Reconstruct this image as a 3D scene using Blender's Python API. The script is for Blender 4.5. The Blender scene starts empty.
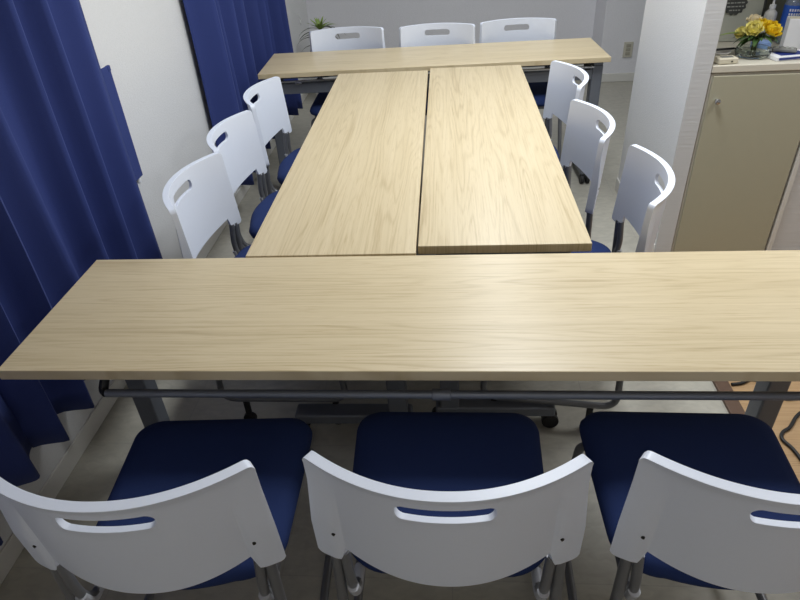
import bpy, bmesh, math, random
from mathutils import Vector, Matrix

random.seed(7)
S = bpy.context.scene
C = S.collection
PI = math.pi

# ------------------------------------------------------------------ camera
cam = bpy.data.cameras.new('camera')
cam.sensor_fit = 'HORIZONTAL'
cam.sensor_width = 36.0
cam.lens = 615.17 / 800 * 36.0
cam.clip_start = 0.02
co = bpy.data.objects.new('camera', cam)
C.objects.link(co)
_r = Vector((0.9966620, 0.0622056, -0.0528703))
_u = Vector((0.0081012, 0.5690608, 0.8222555))
_f = Vector((-0.0812353, 0.8199392, -0.5666574))
co.matrix_world = Matrix(((_r.x, _u.x, -_f.x, 0.0), (_r.y, _u.y, -_f.y, 0.0), (_r.z, _u.z, -_f.z, 1.5028), (0, 0, 0, 1)))
S.camera = co

# ------------------------------------------------------------------ light and exposure
S.view_settings.view_transform = 'Standard'
S.view_settings.look = 'None'
S.view_settings.gamma = 1.0
S.view_settings.use_curve_mapping = False
S.view_settings.exposure = 0.0
w = bpy.data.worlds.new('world')
S.world = w
w.use_nodes = True
w.node_tree.nodes['Background'].inputs[0].default_value = (0.80, 0.88, 1.0, 1)
w.node_tree.nodes['Background'].inputs[1].default_value = 0.05


def area(name, loc, sx, sy, power, col=(1, 1, 1)):
    l = bpy.data.lights.new(name, 'AREA')
    l.shape = 'RECTANGLE'
    l.size, l.size_y, l.energy, l.color = sx, sy, power, col
    o = bpy.data.objects.new(name, l)
    C.objects.link(o)
    o.location = loc
    return o


area('ceiling_lamp_light', (0.35, 2.15, 2.38), 0.35, 1.1, 40, (0.92, 0.965, 1.0))
area('ceiling_lamp_light', (0.35, 4.0, 2.38), 0.35, 1.1, 17, (0.92, 0.965, 1.0))
area('ceiling_lamp_light', (0.3, -0.9, 2.38), 0.35, 0.8, 4.2, (1.0, 0.94, 0.86))
area('ceiling_lamp_light', (1.75, 1.75, 2.38), 0.5, 0.5, 15, (0.96, 0.98, 1.0))


# ------------------------------------------------------------------ materials
def newmat(name):
    m = bpy.data.materials.new(name)
    m.use_nodes = True
    nt = m.node_tree
    return m, nt, nt.nodes['Principled BSDF']


def lin(c):
    return tuple(((v / 255) / 12.92 if v <= 10 else (((v / 255) + 0.055) / 1.055) ** 2.4) for v in c)


def plain(name, rgb, rough=0.5, metal=0.0, noise=0.0, scale=60, bump=0.0, spec=0.5, trans=0.0, coat=0.0):
    m, nt, b = newmat(name)
    c = lin(rgb)
    b.inputs['Base Color'].default_value = (*c, 1)
    b.inputs['Roughness'].default_value = rough
    b.inputs['Metallic'].default_value = metal
    b.inputs['Specular IOR Level'].default_value = spec
    b.inputs['Transmission Weight'].default_value = trans
    b.inputs['Coat Weight'].default_value = coat
    tc = nt.nodes.new('ShaderNodeTexCoord')
    n = nt.nodes.new('ShaderNodeTexNoise')
    n.inputs['Scale'].default_value = scale
    n.inputs['Detail'].default_value = 4
    nt.links.new(tc.outputs['Object'], n.inputs['Vector'])
    if noise:
        mx = nt.nodes.new('ShaderNodeMixRGB')
        mx.inputs[1].default_value = (*[v * (1 - noise) for v in c], 1)
        mx.inputs[2].default_value = (*[min(1, v * (1 + noise)) for v in c], 1)
        nt.links.new(n.outputs['Fac'], mx.inputs[0])
        nt.links.new(mx.outputs[0], b.inputs['Base Color'])
    if bump:
        bp = nt.nodes.new('ShaderNodeBump')
        bp.inputs['Strength'].default_value = bump
        bp.inputs['Distance'].default_value = 0.002
        nt.links.new(n.outputs['Fac'], bp.inputs['Height'])
        nt.links.new(bp.outputs[0], b.inputs['Normal'])
    return m


def math_node(nt, op, a, b=None):
    n = nt.nodes.new('ShaderNodeMath')
    n.operation = op
    for i, v in enumerate((a, b)):
        if v is None:
            continue
        if isinstance(v, (int, float)):
            n.inputs[i].default_value = v
        else:
            nt.links.new(v, n.inputs[i])
    return n.outputs[0]


def wood(name, dark, mid, light, rough=0.34):
    m, nt, b = newmat(name)
    tc = nt.nodes.new('ShaderNodeTexCoord')
    oi = nt.nodes.new('ShaderNodeObjectInfo')
    off = nt.nodes.new('ShaderNodeVectorMath')
    off.operation = 'MULTIPLY_ADD'
    nt.links.new(oi.outputs['Random'], off.inputs[0])
    off.inputs[1].default_value = (31.0, 17.0, 0)
    nt.links.new(tc.outputs['Object'], off.inputs[2])

    def mapped(sx, sy):
        mp = nt.nodes.new('ShaderNodeMapping')
        mp.inputs['Scale'].default_value = (sx, sy, 1)
        nt.links.new(off.outputs[0], mp.inputs['Vector'])
        return mp.outputs[0]

    def noise(vec, scale, detail=3, dist=0.0):
        n = nt.nodes.new('ShaderNodeTexNoise')
        n.inputs['Scale'].default_value = scale
        n.inputs['Detail'].default_value = detail
        n.inputs['Distortion'].default_value = dist
        nt.links.new(vec, n.inputs['Vector'])
        return n.outputs['Fac']
    # growth rings bent into cathedral arches by a slow noise
    slow = noise(mapped(0.55, 9.0), 1.0, 2)
    rings = math_node(nt, 'SINE', math_node(nt, 'MULTIPLY', slow, 130.0))
    rings = math_node(nt, 'MULTIPLY_ADD', rings, 0.5)
    rings.node.inputs[2].default_value = 0.5
    rings = math_node(nt, 'POWER', rings, 3.0)
    patch = noise(mapped(1.6, 9.0), 1.0, 2)
    rings = math_node(nt, 'MULTIPLY', rings, patch)
    fibre = noise(mapped(2.2, 190.0), 1.0, 4)
    band = noise(mapped(0.5, 13.0), 1.0, 3)
    pores = noise(mapped(14.0, 420.0), 1.0, 2)
    v = math_node(nt, 'SUBTRACT', math_node(nt, 'MULTIPLY', fibre, 0.50), math_node(nt, 'MULTIPLY', rings, 0.24))
    v = math_node(nt, 'ADD', v, math_node(nt, 'MULTIPLY', band, 0.40))
    v = math_node(nt, 'ADD', v, 0.08)
    cr = nt.nodes.new('ShaderNodeValToRGB')
    e = cr.color_ramp.elements
    e[0].position, e[0].color = 0.22, (*lin(dark), 1)
    e[1].position, e[1].color = 0.78, (*lin(light), 1)
    x = e.new(0.48)
    x.color = (*lin(mid), 1)
    nt.links.new(v, cr.inputs[0])
    pr = nt.nodes.new('ShaderNodeValToRGB')
    pr.color_ramp.elements[0].position, pr.color_ramp.elements[0].color = 0.28, (0.86, 0.82, 0.76, 1)
    pr.color_ramp.elements[1].position, pr.color_ramp.elements[1].color = 0.42, (1, 1, 1, 1)
    nt.links.new(pores, pr.inputs[0])
    mx = nt.nodes.new('ShaderNodeMixRGB')
    mx.blend_type = 'MULTIPLY'
    mx.inputs[0].default_value = 1.0
    nt.links.new(cr.outputs[0], mx.inputs[1])
    nt.links.new(pr.outputs[0], mx.inputs[2])
    nt.links.new(mx.outputs[0], b.inputs['Base Color'])
    b.inputs['Roughness'].default_value = rough
    bp = nt.nodes.new('ShaderNodeBump')
    bp.inputs['Strength'].default_value = 0.06
    bp.inputs['Distance'].default_value = 0.001
    nt.links.new(fibre, bp.inputs['Height'])
    nt.links.new(bp.outputs[0], b.inputs['Normal'])
    return m


def wallpaper(name, rgb, lined=False):
    m, nt, b = newmat(name)
    c = lin(rgb)
    tc = nt.nodes.new('ShaderNodeTexCoord')
    n = nt.nodes.new('ShaderNodeTexNoise')
    n.inputs['Scale'].default_value = 170
    n.inputs['Detail'].default_value = 5
    nt.links.new(tc.outputs['Object'], n.inputs['Vector'])
    h = n.outputs['Fac']
    st = 0.5
    if lined:
        mp = nt.nodes.new('ShaderNodeMapping')
        mp.inputs['Scale'].default_value = (4, 4, 100)
        nt.links.new(tc.outputs['Object'], mp.inputs['Vector'])
        n2 = nt.nodes.new('ShaderNodeTexNoise')
        n2.inputs['Scale'].default_value = 1.0
        n2.inputs['Detail'].default_value = 2
        nt.links.new(mp.outputs[0], n2.inputs['Vector'])
        h = n2.outputs['Fac']
        st = 0.4
    mx = nt.nodes.new('ShaderNodeMixRGB')
    mx.inputs[1].default_value = (*[v * 0.94 for v in c], 1)
    mx.inputs[2].default_value = (*[min(1, v * 1.05) for v in c], 1)
    nt.links.new(h, mx.inputs[0])
    nt.links.new(mx.outputs[0], b.inputs['Base Color'])
    bp = nt.nodes.new('ShaderNodeBump')
    bp.inputs['Strength'].default_value = st
    bp.inputs['Distance'].default_value = 0.003
    nt.links.new(h, bp.inputs['Height'])
    nt.links.new(bp.outputs[0], b.inputs['Normal'])
    b.inputs['Roughness'].default_value = 0.75
    return m


def tile_floor():
    m, nt, b = newmat('vinyl_tile_floor')
    tc = nt.nodes.new('ShaderNodeTexCoord')
    br = nt.nodes.new('ShaderNodeTexBrick')
    br.offset = 0.0
    br.inputs['Scale'].default_value = 1.0
    br.inputs['Brick Width'].default_value = 0.45
    br.inputs['Row Height'].default_value = 0.45
    br.inputs['Mortar Size'].default_value = 0.0016
    br.inputs['Color1'].default_value = (*lin((172, 168, 157)), 1)
    br.inputs['Color2'].default_value = (*lin((168, 164, 154)), 1)
    br.inputs['Mortar'].default_value = (*lin((160, 157, 149)), 1)
    nt.links.new(tc.outputs['Object'], br.inputs['Vector'])
    mp = nt.nodes.new('ShaderNodeMapping')
    mp.inputs['Scale'].default_value = (22, 40, 1)
    nt.links.new(tc.outputs['Object'], mp.inputs['Vector'])
    n = nt.nodes.new('ShaderNodeTexNoise')
    n.inputs['Scale'].default_value = 1.0
    n.inputs['Detail'].default_value = 6
    n.inputs['Distortion'].default_value = 0.8
    nt.links.new(mp.outputs[0], n.inputs['Vector'])
    cr = nt.nodes.new('ShaderNodeValToRGB')
    cr.color_ramp.elements[0].position, cr.color_ramp.elements[0].color = 0.3, (0.86, 0.86, 0.85, 1)
    cr.color_ramp.elements[1].position, cr.color_ramp.elements[1].color = 0.7, (1.05, 1.05, 1.03, 1)
    nt.links.new(n.outputs['Fac'], cr.inputs[0])
    mx = nt.nodes.new('ShaderNodeMixRGB')
    mx.blend_type = 'MULTIPLY'
    mx.inputs[0].default_value = 1.0
    nt.links.new(br.outputs['Color'], mx.inputs[1])
    nt.links.new(cr.outputs[0], mx.inputs[2])
    nt.links.new(mx.outputs[0], b.inputs['Base Color'])
    b.inputs['Roughness'].default_value = 0.45
    return m


def fabric(name, rgb, scale=900, rough=0.9, sheen=0.3):
    m, nt, b = newmat(name)
    c = lin(rgb)
    tc = nt.nodes.new('ShaderNodeTexCoord')
    n = nt.nodes.new('ShaderNodeTexNoise')
    n.inputs['Scale'].default_value = scale
    n.inputs['Detail'].default_value = 2
    nt.links.new(tc.outputs['Object'], n.inputs['Vector'])
    mx = nt.nodes.new('ShaderNodeMixRGB')
    mx.inputs[1].default_value = (*[v * 0.8 for v in c], 1)
    mx.inputs[2].default_value = (*[v * 1.2 for v in c], 1)
    nt.links.new(n.outputs['Fac'], mx.inputs[0])
    nt.links.new(mx.outputs[0], b.inputs['Base Color'])
    b.inputs['Roughness'].default_value = rough
    b.inputs['Sheen Weight'].default_value = sheen
    b.inputs['Sheen Tint'].default_value = (0.55, 0.65, 1, 1)
    b.inputs['Specular IOR Level'].default_value = 0.15
    bp = nt.nodes.new('ShaderNodeBump')
    bp.inputs['Strength'].default_value = 0.25
    bp.inputs['Distance'].default_value = 0.001
    nt.links.new(n.outputs['Fac'], bp.inputs['Height'])
    nt.links.new(bp.outputs[0], b.inputs['Normal'])
    return m


M = dict(
    wood=wood('oak_laminate', (179, 160, 124), (204, 187, 152), (216, 200, 168)),
    parquet=wood('oak_floor_boards', (148, 116, 80), (172, 140, 102), (186, 156, 118), 0.4),
    wall=wallpaper('white_wallpaper', (224, 224, 224)),
    wall_lined=wallpaper('lined_wallpaper', (204, 204, 204), True),
    rear=wallpaper('grey_wallpaper', (226, 225, 229)),
    olive=wallpaper('olive_wallpaper', (150, 152, 138)),
    ceiling=wallpaper('ceiling_paper', (228, 228, 226)),
    skirting=plain('skirting_vinyl', (214, 212, 206), 0.45, noise=0.03),
    floor=tile_floor(),
    curtain=fabric('navy_curtain_cloth', (54, 66, 122), 700, 0.85, 0.12),
    seat=fabric('navy_seat_cloth', (38, 52, 94), 1100, 0.92, 0.0),
    shell=plain('white_plastic', (224, 230, 243), 0.38, noise=0.015, scale=200, bump=0.04),
    lit_tube=plain('lit_tube_grey', (176, 178, 184), 0.4, noise=0.02),  # paler tube colour, with the light on the bend painted in
    tube=plain('grey_painted_steel', (112, 113, 116), 0.32, 0.3, noise=0.04),
    steel=plain('table_steel', (112, 116, 124), 0.42, 0.35, noise=0.04),
    chrome=plain('bright_steel', (190, 192, 196), 0.22, 1.0, noise=0.02),
    black=plain('black_rubber', (18, 18, 20), 0.6, noise=0.1),
    screw=plain('dark_screw', (40, 38, 36), 0.5, 0.5, noise=0.05),
    cream=plain('cream_steel', (172, 168, 146), 0.5, noise=0.02, scale=30),
    creamtop=plain('cream_top', (206, 200, 184), 0.45, noise=0.02),
    creamedge=plain('cream_trim', (196, 192, 180), 0.45, noise=0.02),
    thresh=plain('brown_threshold', (96, 74, 60), 0.45, 0.2, noise=0.08),
    glass=plain('clear_glass', (236, 244, 240), 0.04, trans=1.0, noise=0.01),
    water=plain('clear_plastic', (214, 226, 232), 0.12, trans=0.75, noise=0.02),
    rose=plain('yellow_petal', (252, 216, 50), 0.6, noise=0.14, scale=40),
    rose_pale=plain('pale_yellow_petal', (250, 236, 150), 0.6, noise=0.12, scale=40),
    rose_peach=plain('peach_petal', (250, 234, 200), 0.6, noise=0.1, scale=40),
    leaf=plain('green_leaf', (62, 92, 44), 0.5, noise=0.25, scale=30),
    leaf_dark=plain('dark_green_leaf', (56, 70, 52), 0.5, noise=0.3, scale=30),
    leaf_light=plain('fresh_green_leaf', (140, 164, 84), 0.5, noise=0.2, scale=30),
    stem=plain('stem_green', (84, 96, 60), 0.6, noise=0.15),
    pot=plain('white_pot', (210, 208, 204), 0.4, noise=0.03),
    soil=plain('dark_soil', (62, 50, 40), 0.95, noise=0.3, bump=0.5),
    white=plain('white_card', (236, 236, 238), 0.55, noise=0.015),
    blue=plain('blue_print', (44, 92, 190), 0.5, noise=0.06),
    navy=plain('navy_print', (30, 48, 120), 0.5, noise=0.06),
    paleblue=plain('pale_blue_plastic', (142, 172, 224), 0.4, noise=0.05),
    beige=plain('beige_plastic', (214, 206, 184), 0.45, noise=0.03),
    dimgrey=plain('dim_grey', (120, 120, 116), 0.5, noise=0.05),
    lettering=plain('pale_lettering', (166, 168, 162), 0.6, noise=0.03),
    chalk=plain('dark_sign', (66, 68, 66), 0.6, noise=0.08),
    board=plain('grey_board', (186, 188, 176), 0.5, noise=0.05, scale=12),
    socket=plain('socket_cover', (196, 192, 178), 0.45, noise=0.02),
    socket_dark=plain('socket_insert', (160, 156, 142), 0.45, noise=0.03),
    rail=plain('curtain_rail_white', (220, 220, 218), 0.4, noise=0.02),
    lamp=plain('lamp_housing', (232, 232, 232), 0.4, noise=0.02),
)


# ------------------------------------------------------------------ mesh helpers
def obj(name, bm, mat, parent=None, angle=35, bevel=0.0, seg=2):
    bmesh.ops.recalc_face_normals(bm, faces=bm.faces[:])
    for f in bm.faces:
        f.smooth = True
    me = bpy.data.meshes.new(name)
    bm.to_mesh(me)
    bm.free()
    me.set_sharp_from_angle(angle=math.radians(angle))
    me.materials.append(mat)
    o = bpy.data.objects.new(name, me)
    C.objects.link(o)
    if parent:
        o.parent = parent
    if bevel:
        b = o.modifiers.new('bevel', 'BEVEL')
        b.width, b.segments, b.limit_method, b.angle_limit = bevel, seg, 'ANGLE', math.radians(40)
        b.harden_normals = True
    return o


def box(bm, cx, cy, cz, sx, sy, sz, rot=None):
    mt = Matrix.Translation((cx, cy, cz))
    if rot:
        mt = mt @ rot
    mt = mt @ Matrix.Diagonal((sx, sy, sz, 1))
    bmesh.ops.create_cube(bm, size=1.0, matrix=mt)
    return bm


def BX(*a, **k):
    return box(bmesh.new(), *a, **k)


def rounded(pts, r, n=6):
    """polyline with its inner corners rounded"""
    pts = [Vector(p) for p in pts]
    out = [pts[0]]
    for a, b, c in zip(pts, pts[1:], pts[2:]):
        d1, d2 = (a - b), (c - b)
        rr = min(r, d1.length * 0.48, d2.length * 0.48)
        p1, p2 = b + d1.normalized() * rr, b + d2.normalized() * rr
        for i in range(n + 1):
            t = i / n
            out.append(p1 * (1 - t) ** 2 + b * 2 * t * (1 - t) + p2 * t * t)
    out.append(pts[-1])
    return out


def tube(bm, pts, r, n=10, taper=None, caps=True):
    pts = [Vector(p) for p in pts]
    t0 = (pts[1] - pts[0]).normalized()
    nrm = t0.orthogonal().normalized()
    rings = []
    for i, p in enumerate(pts):
        a = pts[max(i - 1, 0)]
        b = pts[min(i + 1, len(pts) - 1)]
        t = (b - a).normalized()
        nrm = (nrm - t * nrm.dot(t)).normalized()
        bn = t.cross(nrm)
        rad = r if taper is None else r * taper[i]
        rings.append([bm.verts.new(p + (nrm * math.cos(2 * PI * k / n) + bn * math.sin(2 * PI * k / n)) * rad) for k in range(n)])
    for A, B in zip(rings, rings[1:]):
        for k in range(n):
            bm.faces.new((A[k], A[(k + 1) % n], B[(k + 1) % n], B[k]))
    if caps:
        bm.faces.new(rings[0][::-1])
        bm.faces.new(rings[-1])
    return bm


def lathe(bm, prof, n=24, at=(0, 0, 0)):
    rings = []
    ax = Vector(at)
    for r, z in prof:
        rings.append([bm.verts.new(ax + Vector((r * math.cos(2 * PI * k / n), r * math.sin(2 * PI * k / n), z))) for k in range(n)])
    for A, B in zip(rings, rings[1:]):
        for k in range(n):
            bm.faces.new((A[k], A[(k + 1) % n], B[(k + 1) % n], B[k]))
    bm.faces.new(rings[0][::-1])
    bm.faces.new(rings[-1])
    return bm


def extrude_outline(bm, pts, z0, z1):
    A = [bm.verts.new((x, y, z0)) for x, y in pts]
    B = [bm.verts.new((x, y, z1)) for x, y in pts]
    n = len(pts)
    for k in range(n):
        bm.faces.new((A[k], A[(k + 1) % n], B[(k + 1) % n], B[k]))
    bm.faces.new(A[::-1])
    bm.faces.new(B)
    return bm


def tag(o, label, cat, group=None):
    o['label'] = label
    o['category'] = cat
    if group:
        o['group'] = group
    return o


def thing(name, label, cat, loc=(0, 0, 0), rz=0.0, group=None):
    o = bpy.data.objects.new(name, None)
    C.objects.link(o)
    o.empty_display_size = 0.1
    o.location = loc
    o.rotation_euler = (0, 0, rz)
    return tag(o, label, cat, group)


def struct(name, bm, mat, **k):
    o = obj(name, bm, mat, **k)
    o['kind'] = 'structure'
    return o


def dup(root, loc, rz, label):
    r = root.copy()
    C.objects.link(r)
    r.location = loc
    r.rotation_euler = (0, 0, rz)
    r['label'] = label
    for ch in list(root.children):
        c = ch.copy()
        C.objects.link(c)
        c.parent = r
        for g in list(ch.children):
            d = g.copy()
            C.objects.link(d)
            d.parent = c
    return r


# ------------------------------------------------------------------ the room
XL, YB, ZC = -1.21, 5.72, 2.42
struct('floor', BX(-0.152, 2.25, -0.05, 2.116, 7.1, 0.1), M['floor'])
struct('floor_tile', BX(1.853, 4.15, -0.05, 1.894, 3.30, 0.1), M['floor'])
bm = bmesh.new()
struct('floor_boards', box(bm, 1.853, 0.60, -0.05, 1.894, 3.80, 0.1), M['parquet'])
struct('ceiling', BX(0.8, 2.25, ZC + 0.05, 4.2, 7.2, 0.1), M['ceiling'])
struct('wall_left', BX(XL - 0.05, 2.25, ZC / 2, 0.1, 7.1, ZC), M['wall'])
struct('wall_back', BX(0.8, YB + 0.05, ZC / 2, 4.1, 0.1, ZC), M['rear'])
struct('wall_right', BX(2.85, 2.25, ZC / 2, 0.1, 7.1, ZC), M['wall'])
struct('wall_front', BX(0.8, -1.35, ZC / 2, 4.1, 0.1, ZC), M['wall'])
part_wall = struct('wall_partition', BX(0.967, 2.875, ZC / 2, 0.074, 0.75, ZC), M['wall_lined'], bevel=0.004)
part_wall.data.materials.append(M['wall'])
for f in part_wall.data.polygons:
    if f.normal.x < -0.5:
        f.material_index = 1
struct('wall_projection', BX(1.80, 5.535, ZC / 2, 1.13, 0.37, ZC), M['rear'], bevel=0.004)
struct('wall_kitchen', BX(1.92, 3.08, ZC / 2, 1.76, 0.08, ZC), M['olive'])
struct('wall_side', BX(2.12, 2.56, ZC / 2, 1.36, 0.08, ZC), M['wall_lined'])
struct('trim_side', BX(1.431, 2.55, ZC / 2, 0.018, 0.1, ZC), M['skirting'], bevel=0.002)
struct('trim_threshold', BX(0.9305, 0.83, 0.004, 0.049, 3.32, 0.012), M['thresh'], bevel=0.003)


def skirting(name, x0, y0, x1, y1):
    bm = bmesh.new()
    cx, cy = (x0 + x1) / 2, (y0 + y1) / 2
    box(bm, cx, cy, 0.035, abs(x1 - x0), abs(y1 - y0), 0.07)
    return struct(name, bm, M['skirting'], bevel=0.004)


skirting('baseboard_left', XL, -1.3, XL + 0.008, YB)
skirting('baseboard_back', XL + 0.008, YB - 0.008, 1.235, YB)
skirting('baseboard_projection', 1.227, 5.342, 2.36, 5.35)
skirting('baseboard_return', 1.227, 5.35, 1.235, YB - 0.008)
skirting('baseboard_partition', 0.922, 2.50, 0.93, 3.25)


# ------------------------------------------------------------------ curtains
def curtain(name, label, y0, y1, folds, z0, z1, x0, seed, hem=0.0, deep=1.0):
    rnd = random.Random(seed)
    root = thing(name, label, 'curtain', (x0, y0, 0), 0, 'navy curtains on the left wall')
    bm = bmesh.new()
    L = y1 - y0
    ph = [rnd.uniform(0.7, 1.4) for _ in range(folds)]
    s = sum(ph)
    edges = [0.0]
    for v in ph:
        edges.append(edges[-1] + v / s)
    amp = [deep * rnd.uniform(0.030, 0.046) for _ in range(folds)]
    N, Z = folds * 14, 30

    def section(t):
        for k in range(folds):
            if t <= edges[k + 1] + 1e-9:
                q = (t - edges[k]) / (edges[k + 1] - edges[k])
                return k, q
        return folds - 1, 1.0
    front, back = [], []
    for j in range(Z + 1):
        v = j / Z
        z = z0 + (z1 - z0) * v
        rowf, rowb = [], []
        for i in range(N + 1):
            t = i / N
            k, q = section(t)
            flare = 1.0 + 0.35 * (1 - v)
            d = amp[k] * flare * (0.5 - 0.5 * math.cos(2 * PI * q)) ** 1.25
            skew = 0.05 * math.sin(2 * PI * q) * (edges[k + 1] - edges[k]) * L
            y = t * L + skew * 1.2 + 0.012 * math.sin(5 * v + k * 2.1)
            drop = hem * (1 - v) ** 6 * (0.5 - 0.5 * math.cos(2 * PI * q))
            rowf.append(bm.verts.new((d + 0.004 * math.sin(7 * v + k), y, z - drop)))
        front.append(rowf)
    for A, B in zip(front, front[1:]):
        for i in range(N):
            bm.faces.new((A[i], A[i + 1], B[i + 1], B[i]))
    o = obj('curtain_cloth', bm, M['curtain'], root, angle=80)
    so = o.modifiers.new('solid', 'SOLIDIFY')
    so.thickness = 0.003
    so.offset = 0
    bm = bmesh.new()
    box(bm, 0.015, L / 2, z1 + 0.012, 0.03, L + 0.06, 0.03)
    obj('curtain_rail', bm, M['rail'], root, bevel=0.003)
    return root


ca = curtain('curtain', 'long navy curtain nearest the camera, beside the front table', 0.25, 2.10, 11, 0.235, 2.2, -1.175, 3, 0.02, 1.5)
bm = bmesh.new()
box(bm, -0.008, 1.872, 0.81, 0.008, 0.085, 0.41)
box(bm, -0.008, 1.905, 1.005, 0.012, 0.02, 0.02)
obj('curtain_flap', bm, M['curtain'], ca, bevel=0.003)
bm = bmesh.new()
lathe(bm, [(0.006, 0.0), (0.011, 0.004), (0.011, 0.018), (0.005, 0.024)], 12, (-0.02, 1.895, 0.58))
obj('flap_hook', bm, M['white'], ca)
cb = curtain('curtain', 'navy curtain farther back, behind the left row of chairs', 2.96, 4.45, 9, 0.20, 2.2, -1.185, 11, 0.03, 2.3)
bm = bmesh.new()
tube(bm, rounded([(0.02, 1.49, 1.00), (0.035, 1.515, 0.92), (0.03, 1.54, 0.82)], 0.05), 0.010, 8)
obj('tieback', bm, M['navy'], cb)


# ------------------------------------------------------------------ tables
def make_table(label, loc, rz, TL=1.8):
    lx = TL / 2 - 0.047
    t = thing('folding_table', label, 'table', loc, rz, 'long folding tables with wood tops')
    obj('tabletop', BX(0, 0, 0.6875, TL, 0.45, 0.025), M['wood'], t, bevel=0.0022)
    for sx in (-1, 1):
        bm = bmesh.new()
        box(bm, sx * lx, 0.145, 0.365, 0.055, 0.06, 0.57)
        box(bm, sx * lx, 0.0, 0.662, 0.05, 0.36, 0.025)
        leg = obj('leg', bm, M['steel'], t, bevel=0.006)
        obj('foot', BX(sx * lx, 0.0, 0.075, 0.06, 0.38, 0.04), M['steel'], leg, bevel=0.008)
        for sy in (-1, 1):
            bm = bmesh.new()
            for dx in (-0.016, 0.016):
                k = bmesh.ops.create_cone(bm, cap_ends=True, segments=20, radius1=0.027, radius2=0.027, depth=0.018,
                                          matrix=Matrix.Translation((sx * lx + dx, sy * 0.178, 0.027)) @ Matrix.Rotation(PI / 2, 4, 'Y'))
            box(bm, sx * lx, sy * 0.178, 0.048, 0.022, 0.03, 0.03)
            obj('caster', bm, M['black'], leg, bevel=0.003)
    # the shelf rail on the sitter's side, with black brackets at its ends
    bm = bmesh.new()
    tube(bm, [(-0.725, -0.20, 0.615), (0.725, -0.20, 0.615)], 0.009, 12)
    rl = obj('shelf_rail', bm, M['steel'], t)
    for sx, ex in ((-1, -0.725), (1, 0.725)):
        bm = bmesh.new()
        tube(bm, rounded([(ex, -0.20, 0.615), (ex + sx * 0.012, -0.19, 0.615), (ex, -0.15, 0.674)], 0.012), 0.010, 10)
        obj('rail_bracket', bm, M['black'], rl)
    bm = bmesh.new()
    lathe(bm, [(0.011, -0.02), (0.0125, -0.018), (0.0125, 0.018), (0.011, 0.02)], 14)
    bmesh.ops.rotate(bm, verts=bm.verts[:], matrix=Matrix.Rotation(PI / 2, 3, 'Y'))
    bmesh.ops.translate(bm, verts=bm.verts[:], vec=(0.0, -0.20, 0.615))
    obj('rail_clip', bm, M['steel'], rl)
    # wire shelf rails and the folding beam on the far side
    for y, z in ((0.10, 0.645), (0.185, 0.645)):
        bm = bmesh.new()
        tube(bm, [(-0.83, y, z), (0.83, y, z)], 0.006, 10)
        obj('shelf_rail', bm, M['chrome'], t)
    obj('beam', BX(0, 0.16, 0.605, 2 * lx - 0.051, 0.028, 0.055), M['steel'], t, bevel=0.004)
    for sx in (-1, 1):
        bm = bmesh.new()
        box(bm, sx * 0.80, 0.165, 0.645, 0.03, 0.04, 0.03)
        obj('hinge', bm, M['black'], t, bevel=0.004)
        bm = bmesh.new()
        box(bm, sx * 0.70, 0.184, 0.638, 0.036, 0.02, 0.014)
        obj('latch', bm, M['chrome'], t, bevel=0.003)
    return t


t0 = make_table('long wood-topped table across the foreground, three empty chairs on its near side', (-0.0195, 1.139, 0), 0, 1.85)


t1 = None


def table_at(x, y, a, label):
    global t1
    if t1 is None:
        t1 = make_table(label, (x, y, 0), a)
        return t1
    return dup(t1, (x, y, 0), a, label)


def rect_center(x, y, w, h, a):
    c, s = math.cos(a), math.sin(a)
    return x + c * w / 2 - s * h / 2, y + s * w / 2 + c * h / 2


a2 = 0.007228
cx, cy = rect_center(-0.53686, 1.37055, 0.45, 1.8, a2)
table_at(cx - 0.001, cy, a2 - PI / 2, 'left one of the two middle tables running lengthwise, curtain-side chairs along it')
a3 = 0.003933
cx, cy = rect_center(-0.08675, 1.40964, 0.45, 1.8, a3)
table_at(cx + 0.003, cy, a3 + PI / 2, 'right one of the two middle tables running lengthwise, chairs by the partition along it')
a4 = 0.041127
cx, cy = rect_center(-0.981367, 3.218073, 1.8, 0.45, a4)
table_at(cx, cy, a4 + PI, 'farthest wood-topped table, set crosswise in front of the grey back wall')


# ------------------------------------------------------------------ chairs
ZT = 0.80


def shell_point(u, z):
    q = min(max((ZT - z) / 0.26, 0), 1)
    hw = 0.2040 + 0.0020 * min(1.0, q)
    a = abs(u)
    yc = -0.317 + 0.016 * q
    sag = 0.075 + 0.002 * q
    y = yc + sag * a ** 2.1
    return Vector((u * hw, y, z))


def shell_normal(u, z):
    e = 1e-3
    du = shell_point(u + e, z) - shell_point(u - e, z)
    dz = shell_point(u, z + e) - shell_point(u, z - e)
    return du.cross(dz).normalized()      # towards the back (-y)


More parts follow.
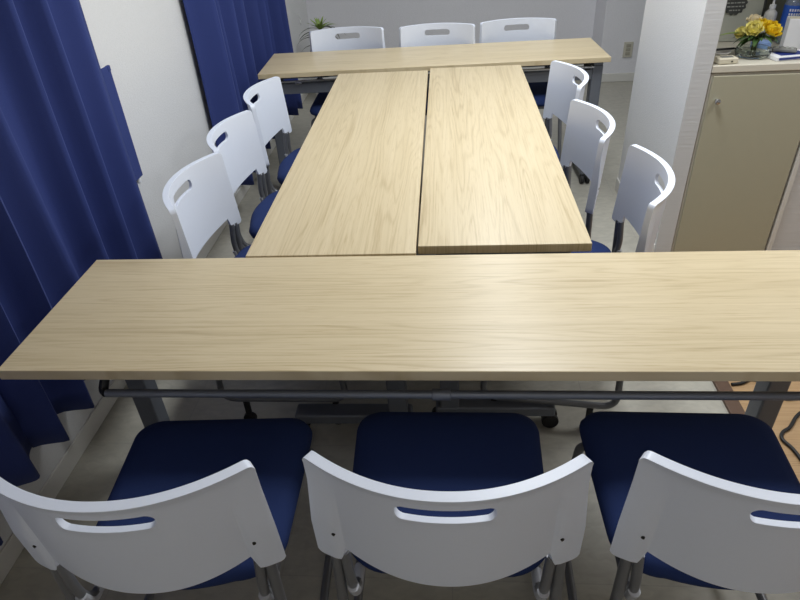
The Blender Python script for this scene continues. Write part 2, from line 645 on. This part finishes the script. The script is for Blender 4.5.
def shell_mesh():
    bm = bmesh.new()
    us, zc, hh, rr = 0.35, 0.753, 0.0155, 0.06
    U = sorted(set([round(-1 + i / 30, 5) for i in range(61)] +
                   [s * (us - rr + rr * math.sin(k * PI / 12)) for s in (-1, 1) for k in range(0, 7)] +
                   [s * v for s in (-1, 1) for v in (0.795, 0.805, 0.815, 0.825, 0.985, 0.975, 0.955)]))

    def slot(u):
        a = abs(u)
        if a >= us - 1e-6:
            return 0.0
        if a <= us - rr:
            return hh
        return hh * math.sqrt(max(0, 1 - ((a - us + rr) / rr) ** 2))

    def ztop(u):
        a = abs(u)
        c = 0.955
        z = ZT
        if a > c:
            z -= 0.011 * (1 - math.sqrt(max(0, 1 - ((a - c) / (1.0001 - c)) ** 2)))
        return z

    def zbot(u):
        a = abs(u)
        z = 0.553 + 0.026 * (a / 0.8) ** 2
        if a > 0.80:
            t = min(1, (a - 0.80) / 0.03)
            z = z + (0.545 - z) * t
        if a > 0.95:
            z += 0.010 * (1 - math.sqrt(max(0, 1 - ((a - 0.95) / 0.0501) ** 2)))
        return z
    NL, NU = 16, 6
    cols = []
    for u in U:
        s = slot(u)
        lo, hi = zbot(u), ztop(u)
        zs = [lo + (zc - s - lo) * i / NL for i in range(NL + 1)]
        zs2 = [zc + s + (hi - zc - s) * i / NU for i in range(NU + 1)]
        cols.append((u, s, [(u, z) for z in zs], [(u, z) for z in zs2]))

    def thick(u, z):
        hi = ztop(u)
        d = hi - z
        t = 0.009
        t += 0.009 * math.exp(-(d / 0.014) ** 2)
        ds = abs(z - zc)
        if abs(u) < us + 0.05:
            f = min(1, max(0, (us + 0.05 - abs(u)) / 0.05))
            t = max(t, 0.009 + 0.002 * f * math.exp(-((ds - hh) / 0.010) ** 2))
        a = abs(u)
        if a > 0.86:
            t = max(t, 0.009 + 0.008 * (a - 0.86) / 0.14)
        if a > 0.80:
            t += 0.010 * min(1, (a - 0.80) / 0.05) * min(1, max(0, d - 0.05) / 0.10)
        return t
    F, B = {}, {}

    def v(kind, u, z):
        key = (round(u, 5), round(z, 5))
        D = F if kind == 'f' else B
        if key not in D:
            p = shell_point(u, z)
            n = shell_normal(u, z)
            p2 = p if kind == 'f' else p + (n if n.y < 0 else -n) * thick(u, z)
            D[key] = bm.verts.new(p2)
        return D[key]
    edges = {}
    for (c1, c2) in zip(cols, cols[1:]):
        for blk in (2, 3):
            A, Bc = c1[blk], c2[blk]
            for i in range(len(A) - 1):
                quad = [A[i], Bc[i], Bc[i + 1], A[i + 1]]
                if abs(quad[0][1] - quad[3][1]) < 1e-6 and abs(quad[1][1] - quad[2][1]) < 1e-6:
                    continue
                vf = [v('f', *q) for q in quad]
                vb = [v('b', *q) for q in quad]
                bm.faces.new(vf)
                bm.faces.new(vb[::-1])
                for k in range(4):
                    a, b = vf[k], vf[(k + 1) % 4]
                    key = frozenset((a.index if False else id(a), id(b)))
                    if key in edges:
                        edges.pop(key)
                    else:
                        edges[key] = (a, b, vb[k], vb[(k + 1) % 4])
    for a, b, c, d in edges.values():
        bm.faces.new((b, a, c, d))
    return bm


def seat_outline(grow=0.0, n=10):
    pts = []
    fr, r = 0.164 + grow, 0.055
    hw, hwr = 0.203 + grow, 0.193 + grow

    def arc(cx, cy, rx, ry, a0, a1, k):
        for i in range(k + 1):
            a = a0 + (a1 - a0) * i / k
            pts.append((cx + rx * math.cos(a), cy + ry * math.sin(a)))
    # front right, front left corners
    arc(hw - r, fr - r, r, r, 0, PI / 2, n)
    arc(-hw + r, fr - r, r, r, PI / 2, PI, n)
    # bowed rear edge
    rr, yb = 0.085, -0.240 - grow
    for i in range(n + 1):
        a = PI + (PI / 2) * i / n
        pts.append((-hwr + rr + rr * math.cos(a), yb + rr + 0.012 + rr * math.sin(a)))
    for i in range(1, 16):
        t = -1 + 2 * i / 16
        x = t * (hwr - rr)
        pts.append((x, yb + 0.012 - 0.016 * (1 - t * t)))
    for i in range(n + 1):
        a = 1.5 * PI + (PI / 2) * i / n
        pts.append((hwr - rr + rr * math.cos(a), yb + rr + 0.012 + rr * math.sin(a)))
    return pts


def seat_mesh():
    bm = bmesh.new()
    prof = [(-0.012, 0.440), (0.0, 0.448), (0.003, 0.461), (-0.002, 0.476), (-0.014, 0.486), (-0.035, 0.491), (-0.075, 0.493)]
    rings = []
    for g, z in prof:
        rings.append([bm.verts.new((x, y, z - 0.006 * max(0, (y - 0.11) / 0.075) ** 2 * (1 if z > 0.45 else 0.2)))
                      for x, y in seat_outline(g)])
    n = len(rings[0])
    for A, B in zip(rings, rings[1:]):
        for k in range(n):
            bm.faces.new((A[k], A[(k + 1) % n], B[(k + 1) % n], B[k]))
    bm.faces.new(rings[0][::-1])
    bm.faces.new(rings[-1])
    return bm


def make_chair(label, loc, rz):
    t = thing('stacking_chair', label, 'chair', loc, rz, 'white-backed chairs with navy seats')
    obj('seat', seat_mesh(), M['seat'], t, angle=60)
    bm = bmesh.new()
    extrude_outline(bm, seat_outline(-0.018), 0.422, 0.440)
    obj('seat_pan', bm, M['tube'], t, bevel=0.003)
    br = obj('backrest', shell_mesh(), M['shell'], t, angle=50, bevel=0.0035, seg=3)
    for sx in (-1, 1):
        bm = bmesh.new()
        bmesh.ops.create_cone(bm, cap_ends=True, segments=12, radius1=0.003, radius2=0.003, depth=0.004,
                              matrix=Matrix.Translation((sx * 0.184, -0.2665, 0.622)) @ Matrix.Rotation(PI / 2, 4, 'X') @ Matrix.Rotation(sx * 0.5, 4, 'Y'))
        obj('screw', bm, M['screw'], br)
    for sx in (-1, 1):
        bm = bmesh.new()
        pts = rounded([(sx * 0.191, -0.2465, 0.553), (sx * 0.193, -0.252, 0.40), (sx * 0.212, -0.262, 0.110),
                       (sx * 0.212, 0.155, 0.110), (sx * 0.196, 0.118, 0.41), (sx * 0.150, 0.10, 0.415)], 0.05, 8)
        tube(bm, pts, 0.0105, 12)
        lg = obj('leg', bm, M['tube'], t)
        for yy in (-0.185, 0.115):
            bm = bmesh.new()
            bmesh.ops.create_cone(bm, cap_ends=True, segments=20, radius1=0.022, radius2=0.022, depth=0.02,
                                  matrix=Matrix.Translation((sx * 0.212, yy, 0.022)) @ Matrix.Rotation(PI / 2, 4, 'Y'))
            box(bm, sx * 0.212, yy, 0.071, 0.014, 0.02, 0.06)
            obj('caster', bm, M['black'], lg, bevel=0.004)
        # inner tube from the backrest down and forward under the seat
        bm = bmesh.new()
        pts = rounded([(sx * 0.1755, -0.2515, 0.553), (sx * 0.170, -0.258, 0.47), (sx * 0.168, -0.240, 0.412), (sx * 0.167, 0.06, 0.412)], 0.05, 8)
        tube(bm, pts, 0.0092, 12)
        st = obj('seat_support', bm, M['tube'], t)
        bm = bmesh.new()  # added pale skin over the lower bend, painting the light that catches the tube
        pts = rounded([(sx * 0.1688, -0.258, 0.455), (sx * 0.168, -0.243, 0.411), (sx * 0.1675, -0.190, 0.412)], 0.03, 8)
        tube(bm, pts, 0.0106, 12)
        obj('lit_bend', bm, M['lit_tube'], st)
    bm = bmesh.new()
    tube(bm, [(-0.19, 0.06, 0.411), (0.19, 0.06, 0.411)], 0.009, 10)
    tube(bm, [(-0.17, -0.10, 0.411), (0.17, -0.10, 0.411)], 0.009, 10)
    obj('cross_bar', bm, M['tube'], t)
    return t


D = math.radians
c0 = make_chair('white-backed navy chair in the middle of the foreground row, back to the camera', (-0.0095, 0.868, 0), 0)


def chair(x, y, deg, label):
    return dup(c0, (x, y, 0), D(deg), label)


chair(-0.517, 0.840, 2.5, 'leftmost chair of the foreground row, beside the curtain hem, back to the camera')
chair(0.490, 0.872, -1.0, 'rightmost chair of the foreground row, cut off by the right edge of the picture')
chair(-0.492, 1.662, -90, 'nearest of the three chairs on the curtain side of the middle tables')
chair(-0.506, 2.094, -90, 'second of the three chairs on the curtain side of the middle tables')
chair(-0.508, 2.565, -91, 'farthest of the three curtain-side chairs, next to the back table')
chair(0.278, 1.662, 83, 'nearest of the three chairs on the partition side, before the beige cabinet')
chair(0.214, 2.08, 93, 'middle one of the three chairs on the partition side of the tables')
chair(0.232, 2.632, 96, 'farthest of the three partition-side chairs, close to the back table')
chair(-0.566, 3.48, 183, 'left chair behind the back table, in front of the potted plant')
chair(-0.067, 3.474, 179, 'middle chair of the three behind the back table by the grey wall')
chair(0.406, 3.514, 182.5, 'right chair of the three behind the back table, nearest the wall socket')


# ------------------------------------------------------------------ cabinet and what stands on it
cab = thing('cabinet', 'beige steel cabinet with one locked door, flowers standing on it', 'cabinet', (1.008, 2.50, 0))
CW, CD, CH = 0.408, 0.40, 0.845
bm = bmesh.new()
box(bm, CW / 2, CD / 2 + 0.004, 0.4075, CW, CD - 0.008, 0.815)
obj('body', bm, M['creamedge'], cab, bevel=0.002)
dr = obj('door', BX(CW / 2 + 0.001, 0.010, 0.411, CW - 0.014, 0.018, 0.79), M['cream'], cab, bevel=0.003)
bm = bmesh.new()
lathe(bm, [(0.006, 0.0), (0.006, 0.010), (0.010, 0.014), (0.0115, 0.020), (0.009, 0.026), (0.003, 0.028)], 18)
bmesh.ops.rotate(bm, verts=bm.verts[:], matrix=Matrix.Rotation(PI / 2, 3, 'X'))
bmesh.ops.translate(bm, verts=bm.verts[:], vec=(0.038, 0.001, 0.714))
obj('knob', bm, M['chrome'], dr)
obj('top', BX(CW / 2, CD / 2, 0.8315, CW + 0.006, CD, 0.027), M['creamtop'], cab, bevel=0.003)
ZB = 0.846


def petal(bm, base, yaw, pitch, L, W, cup):
    """a cupped petal made of a small grid"""
    n = 5
    rows = []
    R = Matrix.Rotation(yaw, 3, 'Z') @ Matrix.Rotation(-pitch, 3, 'Y')
    for i in range(n + 1):
        t = i / n
        wv = W * math.sin(PI * (0.12 + 0.80 * t)) ** 0.7
        row = []
        for j in (-1, -0.5, 0, 0.5, 1):
            p = Vector((L * t, wv * j, cup * (j * j) * W + 0.25 * L * t * t))
            row.append(bm.verts.new(base + R @ p))
        rows.append(row)
    for A, B in zip(rows, rows[1:]):
        for k in range(4):
            bm.faces.new((A[k], A[k + 1], B[k + 1], B[k]))


def rose_bm(center, r, tilt, seed):
    rnd = random.Random(seed)
    bm = bmesh.new()
    for ring, (cnt, pit, ln) in enumerate(((3, 1.35, 0.62), (5, 1.15, 0.80), (6, 0.85, 0.95), (7, 0.50, 1.0), (7, 0.15, 1.0))):
        for k in range(cnt):
            petal(bm, Vector((0, 0, 0)), 2 * PI * k / cnt + ring * 0.5 + rnd.uniform(-.15, .15), pit + rnd.uniform(-.1, .1), r * ln, r * 0.52, 0.45)
    bmesh.ops.rotate(bm, verts=bm.verts[:], matrix=Matrix.Rotation(tilt[0], 3, 'X') @ Matrix.Rotation(tilt[1], 3, 'Y'))
    bmesh.ops.translate(bm, verts=bm.verts[:], vec=center)
    return bm


def leaf_bm(bm, base, yaw, pitch, L, W, droop):
    n = 8
    rows = []
    d = Vector((math.cos(yaw), math.sin(yaw), 0))
    s = Vector((-math.sin(yaw), math.cos(yaw), 0))
    for i in range(n + 1):
        t = i / n
        a = pitch - droop * t
        if i == 0:
            p = Vector(base)
        else:
            p = p + (d * math.cos(a) + Vector((0, 0, 1)) * math.sin(a)) * (L / n)
        wv = max(0.0006, W * math.sin(PI * min(1, 0.15 + 0.85 * t)) ** 0.8)
        up = Vector((0, 0, 0.35 * wv))
        rows.append([bm.verts.new(p - s * wv + up), bm.verts.new(p), bm.verts.new(p + s * wv + up)])
    for A, B in zip(rows, rows[1:]):
        for k in range(2):
            bm.faces.new((A[k], A[k + 1], B[k + 1], B[k]))


fx, fy = 1.192, 2.62
fl = thing('flower_arrangement', 'yellow roses in a footed glass bowl on the beige cabinet', 'flowers', (fx, fy, ZB))
bm = bmesh.new()
lathe(bm, [(0.045, 0), (0.060, 0.004), (0.066, 0.018), (0.064, 0.032), (0.058, 0.034), (0.060, 0.018), (0.054, 0.008), (0.0, 0.007)], 28)
obj('bowl', bm, M['glass'], fl)
bm = bmesh.new()
for k in range(7):
    a = 2 * PI * k / 7
    tube(bm, [(0.010 * math.cos(a), 0.010 * math.sin(a), 0.008), (0.006 * math.cos(a), 0.006 * math.sin(a), 0.045), (0.022 * math.cos(a), 0.022 * math.sin(a), 0.088)], 0.003, 6)
obj('stem', bm, M['stem'], fl)
for c, r, ti, mk, sd in (((0.034, -0.012, 0.086), 0.043, (0.5, 0.3), 'rose', 1), ((-0.024, -0.016, 0.092), 0.040, (0.5, -0.3), 'rose_pale', 2),
                         ((0.006, -0.002, 0.102), 0.034, (0.35, 0), 'rose', 5), ((-0.012, 0.030, 0.114), 0.032, (0.2, 0), 'rose_peach', 3), ((-0.052, 0.012, 0.080), 0.028, (0.4, -0.6), 'rose_pale', 4),
                         ((0.060, 0.024, 0.090), 0.028, (0.2, 0.6), 'rose', 6)):
    o = obj('rose', rose_bm(c, r, ti, sd), M[mk], fl, angle=80)
    if mk == 'rose_peach':
        o['label'] = 'pale peach bloom at the back'
bm = bmesh.new()
for k in range(26):
    a = random.uniform(0, 2 * PI)
    leaf_bm(bm, (0.012 * math.cos(a), 0.012 * math.sin(a), 0.062 + random.uniform(0, 0.02)), a, random.uniform(0.0, 0.5), random.uniform(0.055, 0.085), 0.010, 0.8)
obj('foliage', bm, M['leaf'], fl, angle=80)
bm = bmesh.new()
leaf_bm(bm, (-0.02, 0.0, 0.08), PI - 0.1, 0.25, 0.13, 0.010, 0.5)
obj('long_leaf', bm, M['leaf_light'], fl, angle=80)


def small(name, bm, mat, label, cat, loc, rz=0.0, bevel=0.002):
    o = obj(name, bm, mat, bevel=bevel)
    o.location = loc
    o.rotation_euler = (0, 0, rz)
    return tag(o, label, cat)


# small cream box at the front left corner of the cabinet
d = thing('hand_bell_box', 'small cream plastic box with grey panel on the cabinet corner', 'box', (1.062, 2.538, ZB), D(6))
d.name = 'small_box'
obj('case', BX(0, 0, 0.011, 0.075, 0.05, 0.022), M['beige'], d, bevel=0.005)
obj('display', BX(0, -0.002, 0.0225, 0.045, 0.022, 0.002), M['dimgrey'], d, bevel=0.0008)
obj('button', BX(0.012, -0.0255, 0.010, 0.006, 0.002, 0.005), M['black'], d)
bm = bmesh.new()
lathe(bm, [(0.028, 0), (0.034, 0.004), (0.046, 0.020), (0.044, 0.021), (0.032, 0.007), (0.0, 0.006)], 24)
small('dish', bm, M['pot'], 'shallow pale dish left of the flowers on the cabinet', 'dish', (1.070, 2.640, ZB), 0, 0)
bm = bmesh.new()
tube(bm, [(-0.055, 0, 0), (0.045, 0, 0), (0.056, 0, 0)], 0.0042, 8, (1, 1, 0.3))
small('pen', bm, M['black'], 'dark pen lying across the pale dish on the cabinet', 'pen', (1.082, 2.640, ZB + 0.0258), D(8), 0)

# note pad with a navy border, and a grey remote on top of it
d = thing('note_pad', 'white pad with navy edging lying on the cabinet by the flowers', 'pad', (1.315, 2.585, ZB), D(10))
obj('pages', BX(0, 0, 0.007, 0.155, 0.085, 0.014), M['white'], d, bevel=0.001)
bm = bmesh.new()
box(bm, 0.005, -0.0435, 0.007, 0.145, 0.003, 0.0075)
box(bm, 0.0, 0.0, 0.0152, 0.10, 0.05, 0.0012)
obj('navy_edging', bm, M['navy'], d)
d = thing('remote_control', 'dark grey remote resting on the white pad', 'remote', (1.300, 2.602, ZB + 0.0162), D(-28))
obj('case', BX(0, 0, 0.008, 0.085, 0.036, 0.016), M['dimgrey'], d, bevel=0.006)
bm = bmesh.new()
for i in range(4):
    for j in range(2):
        box(bm, -0.026 + i * 0.017, -0.008 + j * 0.016, 0.0165, 0.009, 0.008, 0.003)
obj('keypad', bm, M['lettering'], d)
# white upright box
d = thing('tissue_box', 'tall white carton standing at the right on the cabinet', 'carton', (1.372, 2.700, ZB), D(-14))
obj('carton', BX(0, 0, 0.06, 0.075, 0.06, 0.12), M['white'], d, bevel=0.003)
obj('carton_flap', BX(0, -0.012, 0.121, 0.07, 0.034, 0.003), M['beige'], d)
d.name = 'carton'
bm = bmesh.new()
box(bm, 0, 0, 0.014, 0.07, 0.045, 0.028)
small('blue_case', bm, M['paleblue'], 'small pale blue case just behind the roses', 'case', (1.270, 2.740, ZB), D(20), 0.006)


def bottle(label, loc, r, h, body_mat, label_mat, lettering=False):
    b = thing('pump_bottle', label, 'bottle', loc)
    bm = bmesh.new()
    lathe(bm, [(r * 0.9, 0), (r, 0.004), (r, h * 0.72), (r * 0.93, h * 0.78), (r * 0.45, h * 0.86), (r * 0.42, h * 0.90)], 28)
    obj('body', bm, M[body_mat], b)
    if label_mat:
        bm = bmesh.new()
        lathe(bm, [(r + 0.0008, h * 0.30), (r + 0.0012, h * 0.31), (r + 0.0012, h * 0.69), (r + 0.0008, h * 0.70)], 28)
        lb = obj('label', bm, M[label_mat], b)
        if lettering:
            bm = bmesh.new()
            for row, z in enumerate((0.62, 0.55, 0.47, 0.39)):
                for k in range(7 - row % 2):
                    a = -PI / 2 - 0.75 + k * 0.24
                    p = Vector(((r + 0.0016) * math.cos(a), (r + 0.0016) * math.sin(a), h * z))
                    box(bm, p.x, p.y, p.z, 0.0055, 0.001, 0.009 - row * 0.0012, Matrix.Rotation(a + PI / 2, 4, 'Z'))
            obj('lettering', bm, M['white'], lb)
    bm = bmesh.new()
    lathe(bm, [(r * 0.5, h * 0.88), (r * 0.5, h * 0.97), (r * 0.2, h * 0.98), (r * 0.16, h * 1.10), (r * 0.30, h * 1.11), (r * 0.30, h * 1.16), (0.001, h * 1.165)], 20)
    box(bm, -r * 0.45, -r * 0.2, h * 1.13, r * 0.9, r * 0.26, h * 0.035, Matrix.Rotation(0.4, 4, 'Z'))
    obj('pump', bm, M['white'], b)
    return b


bottle('white pump bottle standing behind the roses', (1.322, 2.835, ZB), 0.024, 0.15, 'pot', None)
bottle('large clear pump bottle with a blue printed label behind the carton', (1.398, 2.815, ZB), 0.036, 0.21, 'water', 'blue', True)

# framed board with a dark scalloped sign leaning at the back of the cabinet
d = thing('picture_board', 'grey board with a dark scalloped sign leaning behind the flowers', 'picture', (1.205, 2.878, ZB), 0)
tilt = Matrix.Rotation(-0.10, 4, 'X')
bm = BX(0, 0, 0.17, 0.21, 0.008, 0.34)
bmesh.ops.transform(bm, verts=bm.verts[:], matrix=tilt)
obj('panel', bm, M['board'], d, bevel=0.002)
bm = bmesh.new()
pts = [((0.045 + 0.003 * math.cos(14 * a)) * math.cos(a), (0.045 + 0.003 * math.cos(14 * a)) * math.sin(a)) for a in [2 * PI * k / 112 for k in range(112)]]
extrude_outline(bm, pts, 0, 0.006)
bmesh.ops.transform(bm, verts=bm.verts[:], matrix=tilt @ Matrix.Translation((-0.012, -0.0045, 0.15)) @ Matrix.Rotation(PI / 2, 4, 'X'))
sg = obj('round_sign', bm, M['chalk'], d)
bm = bmesh.new()
for row in range(5):
    z = 0.15 + 0.028 - row * 0.014
    hwid = math.sqrt(max(0, 0.036 ** 2 - (z - 0.15) ** 2))
    x = -hwid
    while x < hwid:
        wd = random.uniform(0.006, 0.014)
        box(bm, -0.012 + x + wd / 2, -0.0113, z, wd, 0.0014, 0.0045)
        x += wd + 0.004
bmesh.ops.transform(bm, verts=bm.verts[:], matrix=tilt)
obj('lettering', bm, M['lettering'], sg)
bm = bmesh.new()
box(bm, 0.1085, 0, 0.17, 0.010, 0.016, 0.345)
bmesh.ops.transform(bm, verts=bm.verts[:], matrix=tilt)
obj('frame', bm, M['chalk'], d, bevel=0.002)

# ------------------------------------------------------------------ plant by the back wall
pl = thing('potted_plant', 'spiky green potted plant in the back left corner', 'plant', (-1.0, 5.12, 0.0))
pl.scale = (1, 1, 0.94)
bm = bmesh.new()
lathe(bm, [(0.075, 0), (0.085, 0.005), (0.11, 0.19), (0.115, 0.20), (0.115, 0.22), (0.10, 0.22), (0.095, 0.19), (0.0, 0.185)], 28)
obj('pot', bm, M['pot'], pl)
bm = bmesh.new()
lathe(bm, [(0.094, 0.17), (0.094, 0.192), (0.05, 0.198), (0.002, 0.20)], 24)
obj('soil', bm, M['soil'], pl)
bm = bmesh.new()
tube(bm, [(0, 0, 0.19), (0.006, 0, 0.30), (0.0, 0.004, 0.42), (0.004, 0, 0.58)], 0.012, 10, (1.1, 1, 0.9, 0.8))
obj('stem', bm, M['stem'], pl)
bm = bmesh.new()
for k in range(40):
    h = 0.32 + 0.27 * (k / 39)
    leaf_bm(bm, (0, 0, h), k * 2.4 + random.uniform(-.2, .2), random.uniform(0.35, 0.8), random.uniform(0.17, 0.24), 0.011, random.uniform(1.2, 1.9))
obj('leaves', bm, M['leaf_dark'], pl, angle=80)
bm = bmesh.new()
for k in range(16):
    leaf_bm(bm, (0, 0, 0.575), k * 2.4, random.uniform(0.7, 1.35), random.uniform(0.10, 0.16), 0.011, random.uniform(0.3, 0.9))
o = obj('crown', bm, M['leaf_light'], pl, angle=80)
o['label'] = 'fresh light green crown'

# ------------------------------------------------------------------ wall socket, hook, cables
d = thing('wall_socket', 'beige double wall socket low on the back wall by the partition', 'socket', (1.449, 5.345, 0.252))
obj('cover', BX(0, 0, 0, 0.072, 0.01, 0.118), M['socket'], d, bevel=0.003)
for k in (-1, 0, 1):
    obj('insert', BX(0, -0.006, k * 0.030, 0.036, 0.004, 0.024), M['socket_dark'], d, bevel=0.001)
bm = bmesh.new()
tube(bm, [(0.0, 0, 0.05), (-0.012, -0.012, 0.035), (0.008, -0.014, 0.012), (-0.008, -0.012, -0.012), (0.008, -0.012, -0.03)], 0.004, 8)
o = obj('wall_hook', bm, M['rail'])
o.location = (-1.198, 5.30, 0.585)
o.rotation_euler = (0, 0, PI / 2)
tag(o, 'small pale hook high in the back left corner', 'hook')


def cord(pts, label):
    bm = bmesh.new()
    ps = [Vector(p) for p in pts]
    fine = []
    for i in range(len(ps) - 1):
        p0, p1, p2, p3 = ps[max(i - 1, 0)], ps[i], ps[i + 1], ps[min(i + 2, len(ps) - 1)]
        for k in range(8):
            t = k / 8
            fine.append(0.5 * ((2 * p1) + (-p0 + p2) * t + (2 * p0 - 5 * p1 + 4 * p2 - p3) * t * t + (-p0 + 3 * p1 - 3 * p2 + p3) * t ** 3))
    fine.append(ps[-1])
    tube(bm, fine, 0.0055, 8)
    return tag(obj('power_cord', bm, M['black']), label, 'cord', 'black power cords on the wood floor')


cord([(0.962, 1.640, 0.006), (0.999, 1.647, 0.006), (1.04, 1.667, 0.006), (1.073, 1.642, 0.006), (1.083, 1.612, 0.006), (1.12, 1.57, 0.006), (1.25, 1.62, 0.006), (1.5, 1.72, 0.006), (1.8, 2.1, 0.006), (2.0, 2.5, 0.006)],
     'black cord lying on the wood floor behind the right table leg, beside the brown threshold')
cord([(1.043, 1.271, 0.006), (1.041, 1.316, 0.006), (1.035, 1.355, 0.006), (1.022, 1.392, 0.006), (1.037, 1.421, 0.006), (1.067, 1.442, 0.006), (1.11, 1.491, 0.006), (1.146, 1.509, 0.006), (1.25, 1.50, 0.006), (1.6, 1.56, 0.006), (1.95, 2.0, 0.006), (2.1, 2.5, 0.006)],
     'black cord curving on the wood floor beside the rightmost foreground chair')
